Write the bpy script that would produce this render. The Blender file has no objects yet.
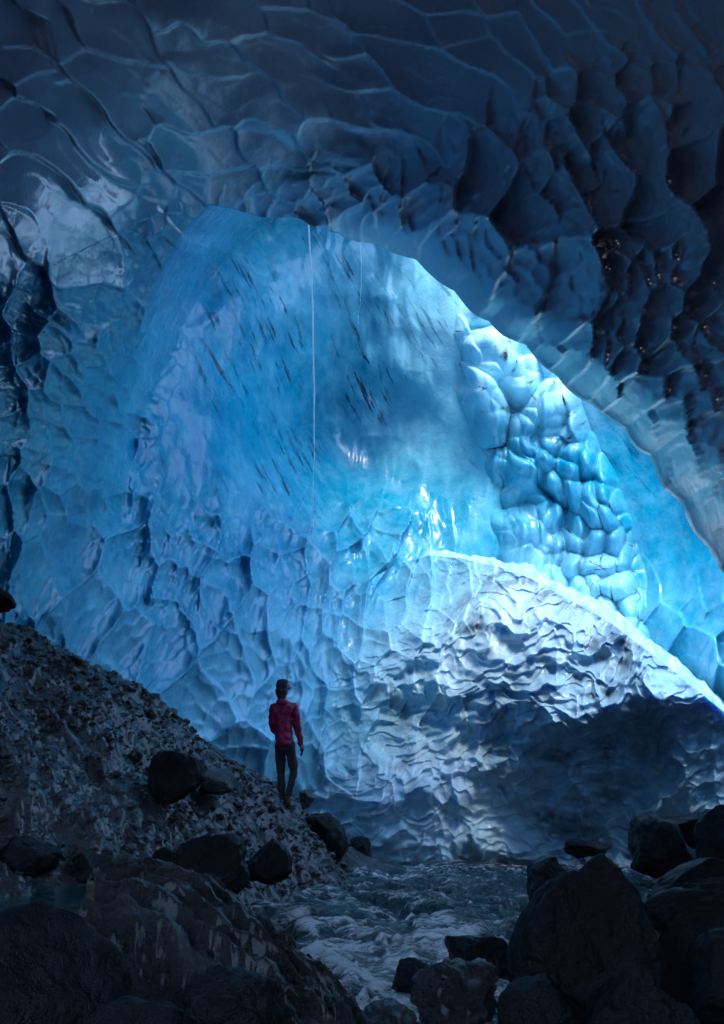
import bpy, bmesh, math, random
import numpy as np
from mathutils import Vector, Matrix, noise as mnoise

R = math.radians
scene = bpy.context.scene
C = scene.collection
rng = np.random.default_rng(7)

# ------------------------------------------------------------------ camera
CAM = np.array([0.0, 0.0, 1.6]); PITCH = R(17.4); F = 887.0; W, H = 724, 1024
cam_d = bpy.data.cameras.new('camera'); cam = bpy.data.objects.new('camera', cam_d); C.objects.link(cam)
cam.location = CAM; cam.rotation_euler = (math.pi/2+PITCH, 0, 0)
cam_d.sensor_fit = 'VERTICAL'; cam_d.sensor_height = 24.0; cam_d.lens = 24.0*F/H
cam_d.clip_start = 0.05; cam_d.clip_end = 2000
scene.camera = cam

def ang(u, v):
    """reference pixel -> (azimuth, elevation) in degrees"""
    u = np.asarray(u, float); v = np.asarray(v, float)
    x = u-W/2; a = H/2-v
    y = F*math.cos(PITCH)-a*math.sin(PITCH); z = F*math.sin(PITCH)+a*math.cos(PITCH)
    return np.degrees(np.arctan2(x, y)), np.degrees(np.arctan2(z, np.hypot(x, y)))
def dirv(az, el):
    a = np.radians(az); e = np.radians(el)
    return np.stack([np.sin(a)*np.cos(e), np.cos(a)*np.cos(e), np.sin(e)], -1)
def at(u, v, r):
    a, e = ang(u, v); return CAM+dirv(a, e)*np.asarray(r)[..., None]

# ------------------------------------------------------------------ numeric helpers
def sstep(a, b, x):
    t = np.clip((x-a)/(b-a), 0, 1); return t*t*(3-2*t)
def hash2(ix, iy, s):
    h = (ix.astype(np.int64)*73856093) ^ (iy.astype(np.int64)*19349663) ^ (s*83492791)
    h = (h ^ (h >> 13))*1274126177; h = h & 0x7fffffff; h = (h ^ (h >> 15))*2246822519 & 0x7fffffff
    return (h & 0xfffff)/float(0xfffff)
def vnoise(x, y, s=0):
    ix = np.floor(x); iy = np.floor(y); fx = x-ix; fy = y-iy
    fx = fx*fx*fx*(fx*(fx*6-15)+10); fy = fy*fy*fy*(fy*(fy*6-15)+10)
    ix = ix.astype(np.int64); iy = iy.astype(np.int64)
    a = hash2(ix, iy, s); b = hash2(ix+1, iy, s); c = hash2(ix, iy+1, s); d = hash2(ix+1, iy+1, s)
    return (a*(1-fx)+b*fx)*(1-fy)+(c*(1-fx)+d*fx)*fy-0.5
def fbm(x, y, s=0, o=4):
    t = np.zeros_like(x); a = 1.0
    for i in range(o):
        t += a*vnoise(x+i*17.3, y-i*9.1, s+i); x = x*2.03; y = y*2.03; a *= 0.5
    return t
def cells(x, y, s, k=14.0, tilt=(0.0, 0.0), bowl=1.0, rnd=0.25, jit=0.8):
    """scallops: every cell a shallow cup leaning along tilt; soft steps at the borders.
    returns height (positive = away from the viewer) and the distance to the border"""
    ix = np.floor(x).astype(np.int64); iy = np.floor(y).astype(np.int64)
    num = np.zeros_like(x); den = np.zeros_like(x); f1 = np.full_like(x, 9.0); f2 = np.full_like(x, 9.0)
    for j in (-1, 0, 1):
        for i in (-1, 0, 1):
            cx = ix+i; cy = iy+j
            px = cx+0.5+jit*(hash2(cx, cy, s)-0.5); py = cy+0.5+jit*(hash2(cx, cy, s+101)-0.5)
            dx = x-px; dy = y-py; d2 = dx*dx+dy*dy
            w = np.exp(-k*d2)
            num += w*(-bowl*d2+tilt[0]*dx+tilt[1]*dy+rnd*(hash2(cx, cy, s+202)-0.5)); den += w
            d = np.sqrt(d2); f2 = np.minimum(f2, np.maximum(f1, d)); f1 = np.minimum(f1, d)
    return num/den, f2-f1
class TPS:
    def __init__(self, pts, vals, lam=0.0, scale=1.0):
        self.P = np.array(pts, float)/scale; self.s = scale; n = len(self.P)
        K = self.k(np.linalg.norm(self.P[:, None]-self.P[None], axis=-1))+lam*np.eye(n)
        A = np.zeros((n+3, n+3)); A[:n, :n] = K; A[:n, n] = 1; A[:n, n+1:] = self.P
        A[n, :n] = 1; A[n+1:, :n] = self.P.T
        self.w = np.linalg.solve(A, np.concatenate([np.array(vals, float), [0, 0, 0]]))
    def k(self, r): return np.where(r > 1e-9, r*r*np.log(np.maximum(r, 1e-9)), 0)
    def __call__(self, x, y):
        x = x/self.s; y = y/self.s; t = self.w[-3]+self.w[-2]*x+self.w[-1]*y
        for p, w in zip(self.P, self.w): t = t+w*self.k(np.hypot(x-p[0], y-p[1]))
        return t
def angTPS(rows, lam=0.002):
    """rows (u, v, r) in the photo or ('a', az, el, r) outside it; interpolates log r over direction"""
    P = []; V = []
    for q in rows:
        if q[0] == 'a': P.append((q[1], q[2])); V.append(math.log(q[3]))
        else:
            a, e = ang(q[0], q[1]); P.append((float(a), float(e))); V.append(math.log(q[2]))
    f = TPS(P, V, lam, 20.0)
    return lambda az, el: np.exp(np.clip(f(az, el), math.log(3.0), math.log(60.0)))

def grid_mesh(name, P, mat, smooth=True, parent=None, mask=None, cols=None):
    """P: (n, m, 3) array of points -> one mesh object"""
    n, m, _ = P.shape
    idx = np.arange(n*m).reshape(n, m)
    q = np.stack([idx[:-1, :-1], idx[:-1, 1:], idx[1:, 1:], idx[1:, :-1]], -1).reshape(-1, 4)
    if mask is not None: q = q[mask[:-1, :-1].ravel()]
    me = bpy.data.meshes.new(name)
    me.vertices.add(n*m); me.vertices.foreach_set('co', P.reshape(-1).astype(np.float32))
    me.loops.add(len(q)*4); me.loops.foreach_set('vertex_index', q.reshape(-1).astype(np.int32))
    me.polygons.add(len(q)); me.polygons.foreach_set('loop_start', np.arange(0, len(q)*4, 4, dtype=np.int32))
    me.update(calc_edges=True)
    me.polygons.foreach_set('use_smooth', np.full(len(q), smooth))
    if cols:
        for k, a in cols.items():
            at_ = me.attributes.new(k, 'FLOAT', 'POINT'); at_.data.foreach_set('value', a.reshape(-1).astype(np.float32))
    me.materials.append(mat)
    o = bpy.data.objects.new(name, me); C.objects.link(o)
    if parent: o.parent = parent
    return o
def tag(o, label=None, cat=None, group=None, kind=None):
    if label: o['label'] = label
    if cat: o['category'] = cat
    if group: o['group'] = group
    if kind: o['kind'] = kind
    return o
def spaced(segs):
    out = []
    for a, b, st in segs: out.append(np.arange(a, b, st))
    return np.unique(np.round(np.concatenate(out+[[segs[-1][1]]]), 5))

# ------------------------------------------------------------------ materials
class NT:
    def __init__(self, name):
        self.m = bpy.data.materials.new(name); self.m.use_nodes = True; self.t = self.m.node_tree
        self.b = self.t.nodes['Principled BSDF']; self.obj = self.n('ShaderNodeTexCoord').outputs['Object']
    def n(self, ty, **k):
        x = self.t.nodes.new(ty)
        for a, v in k.items(): setattr(x, a, v)
        return x
    def l(self, a, b): self.t.links.new(a, b)
    def set(self, sock, v):
        if hasattr(v, 'is_output'): self.l(v, sock)
        else: sock.default_value = v
    def mp(self, scale=(1, 1, 1), rot=(0, 0, 0), src=None, loc=(0, 0, 0)):
        x = self.n('ShaderNodeMapping'); x.inputs['Scale'].default_value = scale; x.inputs['Rotation'].default_value = rot; x.inputs['Location'].default_value = loc
        self.l(src or self.obj, x.inputs['Vector']); return x.outputs[0]
    def noise(self, scale, detail=4, rough=0.5, vec=None, dist=0.0):
        x = self.n('ShaderNodeTexNoise'); x.inputs['Scale'].default_value = scale; x.inputs['Detail'].default_value = detail
        x.inputs['Roughness'].default_value = rough; x.inputs['Distortion'].default_value = dist
        self.l(vec or self.obj, x.inputs['Vector']); return x.outputs['Fac']
    def vor(self, scale, vec=None, feature='F1', rnd=1.0, out='Distance'):
        x = self.n('ShaderNodeTexVoronoi', feature=feature); x.inputs['Scale'].default_value = scale; x.inputs['Randomness'].default_value = rnd
        self.l(vec or self.obj, x.inputs['Vector']); return x.outputs[out]
    def ramp(self, f, a, b, c0=0.0, c1=1.0):
        x = self.n('ShaderNodeMapRange', interpolation_type='SMOOTHSTEP'); self.l(f, x.inputs[0])
        for i, v in enumerate((a, b, c0, c1)): x.inputs[i+1].default_value = v
        return x.outputs[0]
    def math(self, op, a, b=0.0):
        x = self.n('ShaderNodeMath', operation=op); self.set(x.inputs[0], a); self.set(x.inputs[1], b); return x.outputs[0]
    def mix(self, f, a, b, blend='MIX'):
        x = self.n('ShaderNodeMix', data_type='RGBA', blend_type=blend); self.set(x.inputs[0], f); self.set(x.inputs[6], a); self.set(x.inputs[7], b); return x.outputs[2]
    def attr(self, name): return self.n('ShaderNodeAttribute', attribute_name=name).outputs['Fac']
    def bump(self, h, dist, strength=1.0, prev=None):
        x = self.n('ShaderNodeBump'); x.inputs['Distance'].default_value = dist; x.inputs['Strength'].default_value = strength
        self.l(h, x.inputs['Height'])
        if prev: self.l(prev, x.inputs['Normal'])
        return x.outputs[0]
    def out(self, **k):
        for a, v in k.items(): self.set(self.b.inputs[a.replace('_', ' ')], v)
        return self.m
def col(r, g, b): return (r, g, b, 1.0)

def ice_material(name, deep, pale, rough=0.22, sss=0.35, bump=0.05, scale=0.35):
    """glacier ice. attributes on the mesh: 'pale' 0..1 shift to the pale colour (white ice and painted light), 'dirt' 0..1 silt bands"""
    t = NT(name)
    big = t.noise(0.35, 3, 0.55); mid = t.noise(2.2, 5, 0.6); fine = t.noise(14, 4, 0.6)
    p = t.n('ShaderNodeClamp'); 
    pv = t.math('ADD', t.attr('pale'), t.math('MULTIPLY', t.math('SUBTRACT', t.math('ADD', big, mid), 1.0), 0.5)); t.l(pv, p.inputs[0])
    dk = t.ramp(t.noise(0.22, 3, 0.6, t.mp(loc=(4, 2, 7))), 0.40, 0.62)
    dc = t.mix(dk, deep, col(deep[0]*0.8, deep[1]*0.68, deep[2]*0.78))
    c = t.mix(p.outputs[0], dc, pale)
    c = t.mix(t.attr('grey'), c, t.mix(p.outputs[0], col(0.07, 0.25, 0.46), col(0.66, 0.74, 0.85)))
    # silt: diagonal dashes frozen into the ice, layered with the old snow bands
    vr = t.mp(rot=(0, R(30), 0)); v1 = t.mp((7.5, 1.0, 0.8), src=vr); s1 = t.noise(1.0, 5, 0.68, v1)
    s2 = t.noise(1.0, 2, 0.5, t.mp((0.45, 0.2, 0.2), src=vr))
    sm = t.math('MULTIPLY', t.ramp(s1, 0.555, 0.63), t.ramp(s2, 0.42, 0.60))
    sm = t.math('MULTIPLY', sm, t.attr('streak'))
    c = t.mix(t.math('MULTIPLY', sm, 0.7), c, col(0.012, 0.045, 0.09))
    d = t.math('MULTIPLY', t.attr('dirt'), t.ramp(t.noise(1.1, 6, 0.65), 0.42, 0.66))
    c = t.mix(d, c, col(0.035, 0.032, 0.035))
    sp = t.ramp(t.noise(38, 2, 0.5), 0.66, 0.74)
    c = t.mix(t.math('MULTIPLY', sp, 0.35), c, col(0.03, 0.035, 0.04))
    h = t.math('ADD', t.math('MULTIPLY', mid, 1.0), t.math('MULTIPLY', fine, 0.22))
    nb = t.bump(h, bump, 0.7)
    rg = t.ramp(t.noise(3.0, 3, 0.6), 0.35, 0.7, rough*0.55, rough*1.9)
    t.out(Base_Color=c, Roughness=rg, Normal=nb, IOR=1.31)
    if sss:
        t.b.inputs['Subsurface Weight'].default_value = sss; t.b.inputs['Subsurface Radius'].default_value = (0.12, 0.5, 1.0)
        t.b.inputs['Subsurface Scale'].default_value = scale
    t.b.inputs['Coat Weight'].default_value = 0.3; t.b.inputs['Coat Roughness'].default_value = 0.07
    return t.m

def rock_material(name, base=(0.035, 0.036, 0.04), wet=0.12, strata=0.0, glint=1.6, scale=1.0, rot=(0, 0, 0), coat=0.0, fleck=0.0, spec=0.5, fth=0.60, fsc=1.0):
    t = NT(name)
    v = t.mp((scale, scale, scale*(1+strata*5)), rot)
    a = t.noise(1.6, 8, 0.62, v); b = t.noise(9, 6, 0.65, v); g = t.noise(34, 4, 0.75)
    c = t.mix(t.ramp(a, 0.35, 0.7), col(*[x*0.55 for x in base]), col(*[x*1.7 for x in base]))
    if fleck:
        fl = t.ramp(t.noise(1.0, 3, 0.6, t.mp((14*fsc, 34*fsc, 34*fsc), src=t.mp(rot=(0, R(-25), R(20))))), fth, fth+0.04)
        lowm = t.math('MULTIPLY', t.attr('glint_mask'), fleck)
        c = t.mix(t.math('MULTIPLY', fl, lowm), c, col(0.42, 0.44, 0.50))  # pale flecks: wet gravel glints put into the colour
    h = t.math('ADD', t.math('MULTIPLY', a, 1.0), t.math('ADD', t.math('MULTIPLY', b, 0.35), t.math('MULTIPLY', g, 0.16*glint)))
    rg = t.ramp(t.noise(5, 4, 0.6), 0.35, 0.68, wet, wet+0.4)
    t.out(Base_Color=c, Roughness=rg, Normal=t.bump(h, 0.12, 0.9))
    t.b.inputs['Specular IOR Level'].default_value = spec
    t.b.inputs['Coat Weight'].default_value = coat; t.b.inputs['Coat Roughness'].default_value = 0.1
    return t.m

M = {}
M['ice_vault'] = ice_material('ice_vault', col(0.54, 0.61, 0.76), col(0.88, 0.90, 0.94), rough=0.14, sss=0.0, bump=0.03)
M['ice_back'] = ice_material('ice_back', col(0.001, 0.25, 0.38), col(0.42, 0.80, 0.90), rough=0.24)
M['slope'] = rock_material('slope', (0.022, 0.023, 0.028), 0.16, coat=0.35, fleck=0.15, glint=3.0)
M['rock'] = rock_material('rock', (0.005, 0.0055, 0.008), 0.32, spec=0.18, glint=1.2)
M['rock_pale'] = rock_material('rock_pale', (0.05, 0.05, 0.058), 0.16)
M['rock_strata'] = rock_material('rock_strata', (0.018, 0.018, 0.021), 0.20, fleck=0.0, spec=0.5, coat=0.15, glint=3.0, strata=0.8, rot=(0.3, 0.5, 0.2))

# ------------------------------------------------------------------ direction fields of the cave
# B: the far chamber (alcove and back wall); N: the near vault and left wall
B_rows = [(-150, 300, 26), (60, 300, 22), (150, 380, 20.5), (230, 300, 24.5), (330, 300, 28), (330, 430, 28.5), (450, 330, 27), (540, 400, 26.5), (620, 480, 26), (700, 580, 24),
          (760, 640, 21), (300, 520, 24.5), (420, 540, 25.5), (190, 480, 20), (230, 620, 19.5), (120, 600, 16.5), (20, 600, 13.5), (300, 700, 21), (330, 800, 22), (240, 760, 20),
          (520, 700, 26), (600, 800, 27), (400, 850, 26.5), (724, 800, 25), (380, 180, 30), (560, 200, 29), (300, 60, 31), (720, 350, 25),
          ('a', -40, 5, 11), ('a', -60, 10, 9), ('a', -60, 40, 20), ('a', 40, 10, 17), ('a', 60, 20, 13), ('a', 60, 0, 13), ('a', 0, -12, 30), ('a', -20, -12, 20), ('a', 30, -12, 22), ('a', 0, 60, 32), ('a', 40, 45, 24), ('a', -30, 60, 26)]
N_rows = [(362, 0, 10.4), (300, 215, 14.6), (200, 205, 13.6), (380, 240, 14.6), (440, 285, 14.0), (500, 335, 13.2), (545, 370, 12.6), (600, 410, 11.8), (640, 450, 11.2), (680, 505, 10.5), (720, 570, 9.8),
          (724, 200, 8.6), (724, 0, 8.2), (724, 400, 9.2), (560, 120, 10.0), (560, 250, 11.2), (440, 120, 11.4), (0, 0, 9.6), (180, 60, 11.0), (0, 200, 9.6), (100, 200, 11.6), (0, 350, 10.2), (100, 350, 13.0),
          (170, 300, 15.5), (140, 370, 16.6), (118, 430, 16.5), (60, 470, 12.9), (0, 500, 11.2), (0, 620, 11.6), (230, 300, 17.5), (230, 400, 21.5), (200, 560, 25), (100, 600, 17.5), (60, 660, 15), (340, 400, 25), (300, 640, 34),
          ('a', -40, 5, 9.5), ('a', -60, 10, 8), ('a', -60, 40, 8), ('a', -90, 10, 8), ('a', -90, 50, 8), ('a', 0, 70, 8.2), ('a', 60, 60, 8), ('a', 45, 30, 7.5), ('a', 45, 5, 8.0), ('a', 70, 20, 7.5), ('a', 90, 10, 7.5), ('a', 90, 50, 7.5), ('a', -50, 65, 8), ('a', -150, 5, 9), ('a', 150, 5, 9), ('a', 180, 40, 9), ('a', -180, 40, 9), ('a', 180, 85, 7.8), ('a', -180, 85, 7.8), ('a', 120, 30, 8), ('a', -120, 30, 8), ('a', 0, 88, 7.8)]
fB = angTPS(B_rows); fN = angTPS(N_rows)

def rot2(x, y, deg):
    c = math.cos(R(deg)); s = math.sin(R(deg)); return x*c+y*s, -x*s+y*c
def pix(az, el):
    """direction -> reference pixel (only meaningful in front of the camera)"""
    d = dirv(az, el); y = d[..., 1]*math.cos(PITCH)+d[..., 2]*math.sin(PITCH); z = -d[..., 1]*math.sin(PITCH)+d[..., 2]*math.cos(PITCH)
    y = np.maximum(y, 0.12)
    return W/2+F*d[..., 0]/y, H/2-F*z/y
def scallops(az, el):
    """relief of the melted ice, metres at 10 m; shared by vault and back chamber so that they meet"""
    u, v = pix(az, el)
    u = np.clip(u, -2600, 3300); v = np.clip(v, -2600, 3000)
    wx = fbm(u/150, v/150, 3, 3)*44; wy = fbm(u/150, v/150, 9, 3)*44
    uu = u+wx+vnoise(u/26, v/26, 14)*7+vnoise(u/9, v/9, 16)*1.5; vv = v+wy+vnoise(u/26, v/26, 15)*7+vnoise(u/9, v/9, 18)*1.5
    def two(x, y, ax, ay, seed, k, tilt, bowl, rnd, big=2.1):
        """cups of two sizes mixed in patches, strength varying"""
        m = sstep(-0.12, 0.12, vnoise(u/95+seed, v/95, seed))
        h1, e1 = cells(x/ax, y/ay, seed, k=k, tilt=tilt, bowl=bowl, rnd=rnd, jit=0.98)
        h2, e2 = cells(x/(ax*big)+.37, y/(ay*big)+.61, seed+1, k=k, tilt=tilt, bowl=bowl, rnd=rnd, jit=0.98)
        am = 0.45+0.95*np.clip(vnoise(u/90, v/90+seed, seed+2)+0.5, 0, 1)
        return (h1*(1-m)+h2*big*0.85*m)*am, e1*(1-m)+e2*m
    # vault: long overlapping scales running down to the right
    a, b = rot2(uu, vv, 34)
    h1, e1 = two(a, b, 82, 38, 11, 150, (-0.3, -1.2), 0.6, 0.15, 1.45)
    h1b, _ = cells(a/34+3.3, b/20, 12, k=60, tilt=(-0.1, -0.8), bowl=0.7, rnd=0.2)
    c, d = rot2(uu, vv, 54)
    h2, e2 = two(c, d, 104, 38, 17, 150, (-0.1, -1.2), 0.5, 0.15, 1.45)
    wr = sstep(430, 640, u+0.3*(v-200)+wx)
    hv = 0.42*h1*(1-wr)+0.22*h2*wr+0.03*h1b+0.28*fbm(u/240, v/240, 17, 2)
    # left wall: smaller rounder cups
    a3, b3 = rot2(uu, vv, -18)
    h3, e3 = two(a3, b3, 27, 30, 21, 80, (-0.7, -0.35), 1.0, 0.3)
    h3b, _ = cells(a3/12, b3/13, 22, k=30, tilt=(-0.4, -0.2), bowl=1.0, rnd=0.4)
    hl = 0.80*h3+0.20*h3b
    # low wall: upright shallow cups
    a4, b4 = rot2(u*0.4+0.6*uu, v*0.4+0.6*vv, 14)
    h4, e4 = two(a4, b4, 19, 32, 31, 80, (-0.6, 0.15), 1.3, 0.3)
    h4b, _ = cells(a4/11, b4/17, 35, k=18, tilt=(0.2, 0.3), bowl=1.0, rnd=0.4)
    hw = 0.66*h4+0.14*h4b
    # alcove: nearly smooth
    ha = 1.0*fbm(uu/120, vv/170, 41, 4)+0.16*cells(uu/40, vv/60, 42, k=24, bowl=1.0)[0]+0.05*fbm(u/9, v/30, 45, 2)
    n = 30*vnoise(u/60, v/60, 55)+wx*0.5
    wl = sstep(240, 360, v+0.35*u+n)                    # left wall below the vault
    low = sstep(430, 520, v-0.12*(u-200)+n)             # low wall
    eu = np.interp(v, [150, 203, 235, 280, 330, 380, 430, 500, 560], [235, 205, 178, 158, 141, 126, 114, 112, 118])
    alc = sstep(5, 60, u-eu+n*0.3)*sstep(-30, 25, (495+0.06*(u-230))-v+n*0.7)
    h = hv*(1-wl)+hl*wl*(0.35+0.65*sstep(-120, 110, u))
    h = h*(1-low)+hw*low
    crest = sstep(0.10, 0.0, e1*(1-wr)+e2*wr)*(1-wl)+sstep(0.10, 0.0, e3)*wl*(1-low)+sstep(0.12, 0.0, e4)*low  # crests go paler: light through thin edges put into the colour
    return h, ha, alc, low, wl, crest

def smin(a, b, k):
    h = np.clip(0.5+0.5*(b-a)/k, 0, 1); return b*(1-h)+a*h-k*h*(1-h)

az_ax = spaced([(-100, -32, 1.0), (-32, -29, .25), (-29, 29, 0.075), (29, 32, .25), (32, 100, 1.0)])
el_ax = spaced([(-16, -10, .5), (-10, 37, 0.075), (37, 50, .3), (50, 62, 1.0)])

# lip of the vault, left to right (reference pixels), extended beyond the frame both ways
lip_px = [(-700, 560), (-300, 420), (-60, 330), (60, 262), (140, 222), (200, 203), (232, 209), (262, 218), (300, 219), (322, 227), (344, 239), (368, 243), (392, 253), (415, 262), (438, 281), (462, 301), (480, 318), (503, 335), (524, 347),
          (545, 368), (562, 385), (590, 407), (612, 420), (634, 443), (652, 463), (664, 486), (680, 506), (700, 541), (722, 572), (745, 625), (765, 690), (790, 800), (800, 900)]
def resample(pts, n, smooth=0):
    p = np.array(pts, float); s = np.concatenate([[0], np.cumsum(np.linalg.norm(np.diff(p, axis=0), axis=1))])
    t = np.linspace(0, s[-1], n); return np.stack([np.interp(t, s, p[:, i]) for i in range(p.shape[1])], -1)
def wall_base(AZ, EL, u, v):
    rb = fB(AZ, EL); rn = fN(AZ, EL); k = 0.35+2.6*sstep(440, 640, v)
    eu = np.interp(v, [150, 203, 235, 280, 330, 380, 430, 500, 560], [235, 205, 178, 158, 141, 126, 114, 112, 118])+10*vnoise(v/40, v*0, 77)
    rn2 = rn+sstep(0, 110, u-eu)*16+sstep(0, 25, u-eu)*0.5*sstep(480, 380, v)
    return smin(rn2, rb, k)
def build_ice():
    # ---- far surface
    AZ, EL = np.meshgrid(az_ax, el_ax)
    rb = fB(AZ, EL); rn = fN(AZ, EL)
    u, v = pix(AZ, EL)
    h, ha, alc, low, wl, crest = scallops(AZ, EL)
    k = 0.35+2.6*sstep(440, 640, v)
    # beside/over the vault's lip the near field only exists left of x~200
    lipv = np.interp(u, [p[0] for p in lip_px[:29]], [p[1] for p in lip_px[:29]])
    eu = np.interp(v, [150, 203, 235, 280, 330, 380, 430, 500, 560], [235, 205, 178, 158, 141, 126, 114, 112, 118])+10*vnoise(v/40, v*0, 77)
    right = sstep(0, 110, u-eu)
    rn2 = rn+right*16+sstep(0, 25, u-eu)*0.5*sstep(480, 380, v)
    r = smin(rn2, rb, k)
    isB = sstep(-0.8, 0.8, rn2-rb)
    rel = h*(1-alc*isB)+ha*1.0*alc*isB
    # right part of the far wall is smooth blue ice
    rsm = sstep(385, 470, u)*isB*sstep(700, 560, v)
    rel = rel*(1-rsm*0.92)+rsm*0.5*fbm(u/60, v/130, 46, 3)
    sc = r/10.0
    r = r+rel*0.42*sc
    above = lipv-v      # above the lip curve: sink behind the vault
    r = r+np.where(u < 330, sstep(4, 60, above)*0.8*(1-sstep(0, 40, u-eu)), 0)
    P = CAM+dirv(AZ, EL)*r[..., None]
    # far chamber roof stops short of the skylight
    topv = np.interp(u, [-400, 100, 330, 400, 440, 520, 640, 760, 1200], [-3000, -3000, -1500, 40, 190, 275, 355, 490, 720])
    keep = ~((v < topv) & (u > 150) & (AZ > -20) & (AZ < 60))
    pale = 0.0+0.06*isB+0.75*sstep(215, -70, np.hypot((u-480)*0.9, (v-330)))*isB+0.04*low+0.06*crest*(1-alc*isB)*(1-sstep(455, 520, u)*isB)  # pale halo near the lip: skylight brightness put into the colour
    pale = pale+0.5*np.exp(-(((u-320)/95)**2+((v-760)/110)**2))  # pale low patch: front light on the ice put into the colour
    streak = alc*isB*(0.35+0.65*sstep(450, 330, u))*1.0+0.5*low*sstep(500, 350, u)+0.5*wl*(1-low)
    dirt = 0.0*u
    # rewrite low left colours: silt at the foot
    dirt = 0.35*sstep(560, 700, v-0.2*u)*sstep(120, 40, u)
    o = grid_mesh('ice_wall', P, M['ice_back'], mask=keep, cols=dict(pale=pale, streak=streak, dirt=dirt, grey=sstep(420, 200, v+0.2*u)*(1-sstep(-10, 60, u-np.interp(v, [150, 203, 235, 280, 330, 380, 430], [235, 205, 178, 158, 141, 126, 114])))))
    tag(o, kind='structure')
    return
def build_vault():
    lp = resample(lip_px, 1500)
    bx = (lp[:, 0]+0.7*lp[:, 1])/34.0+0.8*vnoise(lp[:, 0]/50, lp[:, 0]*0, 2); bite = np.abs(np.sin(bx*math.pi/1.6))*4.6*(0.4+1.0*np.abs(vnoise(lp[:, 0]/40, lp[:, 0]*0+3, 3)+.3))
    bw = sstep(225, 330, lp[:, 0]); lp[:, 0] += -bite*bw*0.6+2*bw; lp[:, 1] += bite*bw-2*bw
    la, le = ang(lp[:, 0], lp[:, 1])
    # small scallop bites along the lip
    s = np.arange(len(la)); 
    # outer boundary: overhead and behind
    t_in = np.concatenate([np.linspace(0, 0.10, 60, endpoint=False), np.linspace(0.10, 0.62, 330, endpoint=False), np.linspace(0.62, 1.0, 50)])
    m = len(la); q = np.linspace(0, 1, m)
    outer = resample([(-181, -16), (-181, 30), (-181, 89.8), (-60, 89.8), (20, 89.8), (70, 89.8), (181, 89.8), (181, 30), (181, -16)], m)
    # match the ends: frame-relevant part of the lip faces the upper arc
    qq = q
    oa = np.interp(qq, q, outer[:, 0]); oe = np.interp(qq, q, outer[:, 1])
    A = la[None]*(1-t_in[:, None])+oa[None]*t_in[:, None]
    E = le[None]*(1-t_in[:, None])+oe[None]*t_in[:, None]
    h, ha, alc, low, wl, crest = scallops(A, E)
    r0 = fN(A, E)
    u, v = pix(A, E)
    lipd = t_in[:, None]*np.ones_like(A)
    lipw = sstep(300, 400, lp[:, 0])[None]
    calm = 1-lipw*(1-sstep(0.004, 0.035, t_in)[:, None])*0.8
    r = r0+h*0.42*r0/10.0*calm+lipw*0.9*(1-sstep(0.0, 0.03, t_in)[:, None])**2
    # roll: the underside curves up to the edge
    rin = CAM+dirv(A, E)*r[..., None]
    # back side of the lip: away and up from the camera
    nb = 26
    tb = np.linspace(0, 1, nb)[::-1][:-1]
    Pb = []
    edge_r = r[0]
    for t in tb:
        up = 0.25*t+(2.6+13*sstep(480, 385, lp[:, 0]))*t**2.2; out = 0.35*t**0.6+1.2*t**2  # left part raised tall, unseen, to block sun and sky
        rr = edge_r+out*(1+0.25*vnoise(q*60, q*0+t*3, 5))
        bump = 0.35*vnoise(q*90, q*0+t*4, 6)*t
        p = CAM+dirv(la, le)*rr[:, None]; p[:, 2] += up+bump
        Pb.append(p)
    Pb = np.array(Pb)
    P = np.concatenate([Pb, rin], 0)
    rr_ = sstep(0.0, 0.02, t_in)[:, None]
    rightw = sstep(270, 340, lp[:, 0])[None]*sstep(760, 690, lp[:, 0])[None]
    pale_in = 0.25+(0.6*(1-sstep(0.0, 0.022, t_in)[:, None]))*rightw+0.35*sstep(260, -50, v)*sstep(-50, 250, u)+0.35*sstep(400, 640, u)+0.12*crest  # lip glow and extra light at top and right put into the colour
    pale = np.concatenate([np.full((nb-1, m), 0.8)*1.0, pale_in], 0)
    z = np.zeros_like(pale)
    dd = np.exp(-(((u-310)/70)**2+((v-160)/55)**2))*0.8
    dirt = np.concatenate([np.full((nb-1, m), 0.3), dd], 0)
    hole = ((A < -95) & (A > -150) & (E < 52)) | ((np.abs(A) > 142) & (E < 33))   # cave mouth behind the camera, plus a left opening added for fill light
    keep = np.concatenate([np.ones((nb-1, m), bool), ~hole], 0)
    o = grid_mesh('ice_ceiling', P, M['ice_vault'], mask=keep, cols=dict(pale=pale, streak=z, dirt=dirt, grey=np.concatenate([np.zeros((nb-1, m)), (1-sstep(0.0, 0.16, t_in)[:, None])*sstep(330, 200, lp[:, 0])[None]*np.ones_like(A)], 0)))
    tag(o, kind='structure')
build_ice(); build_vault()

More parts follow.
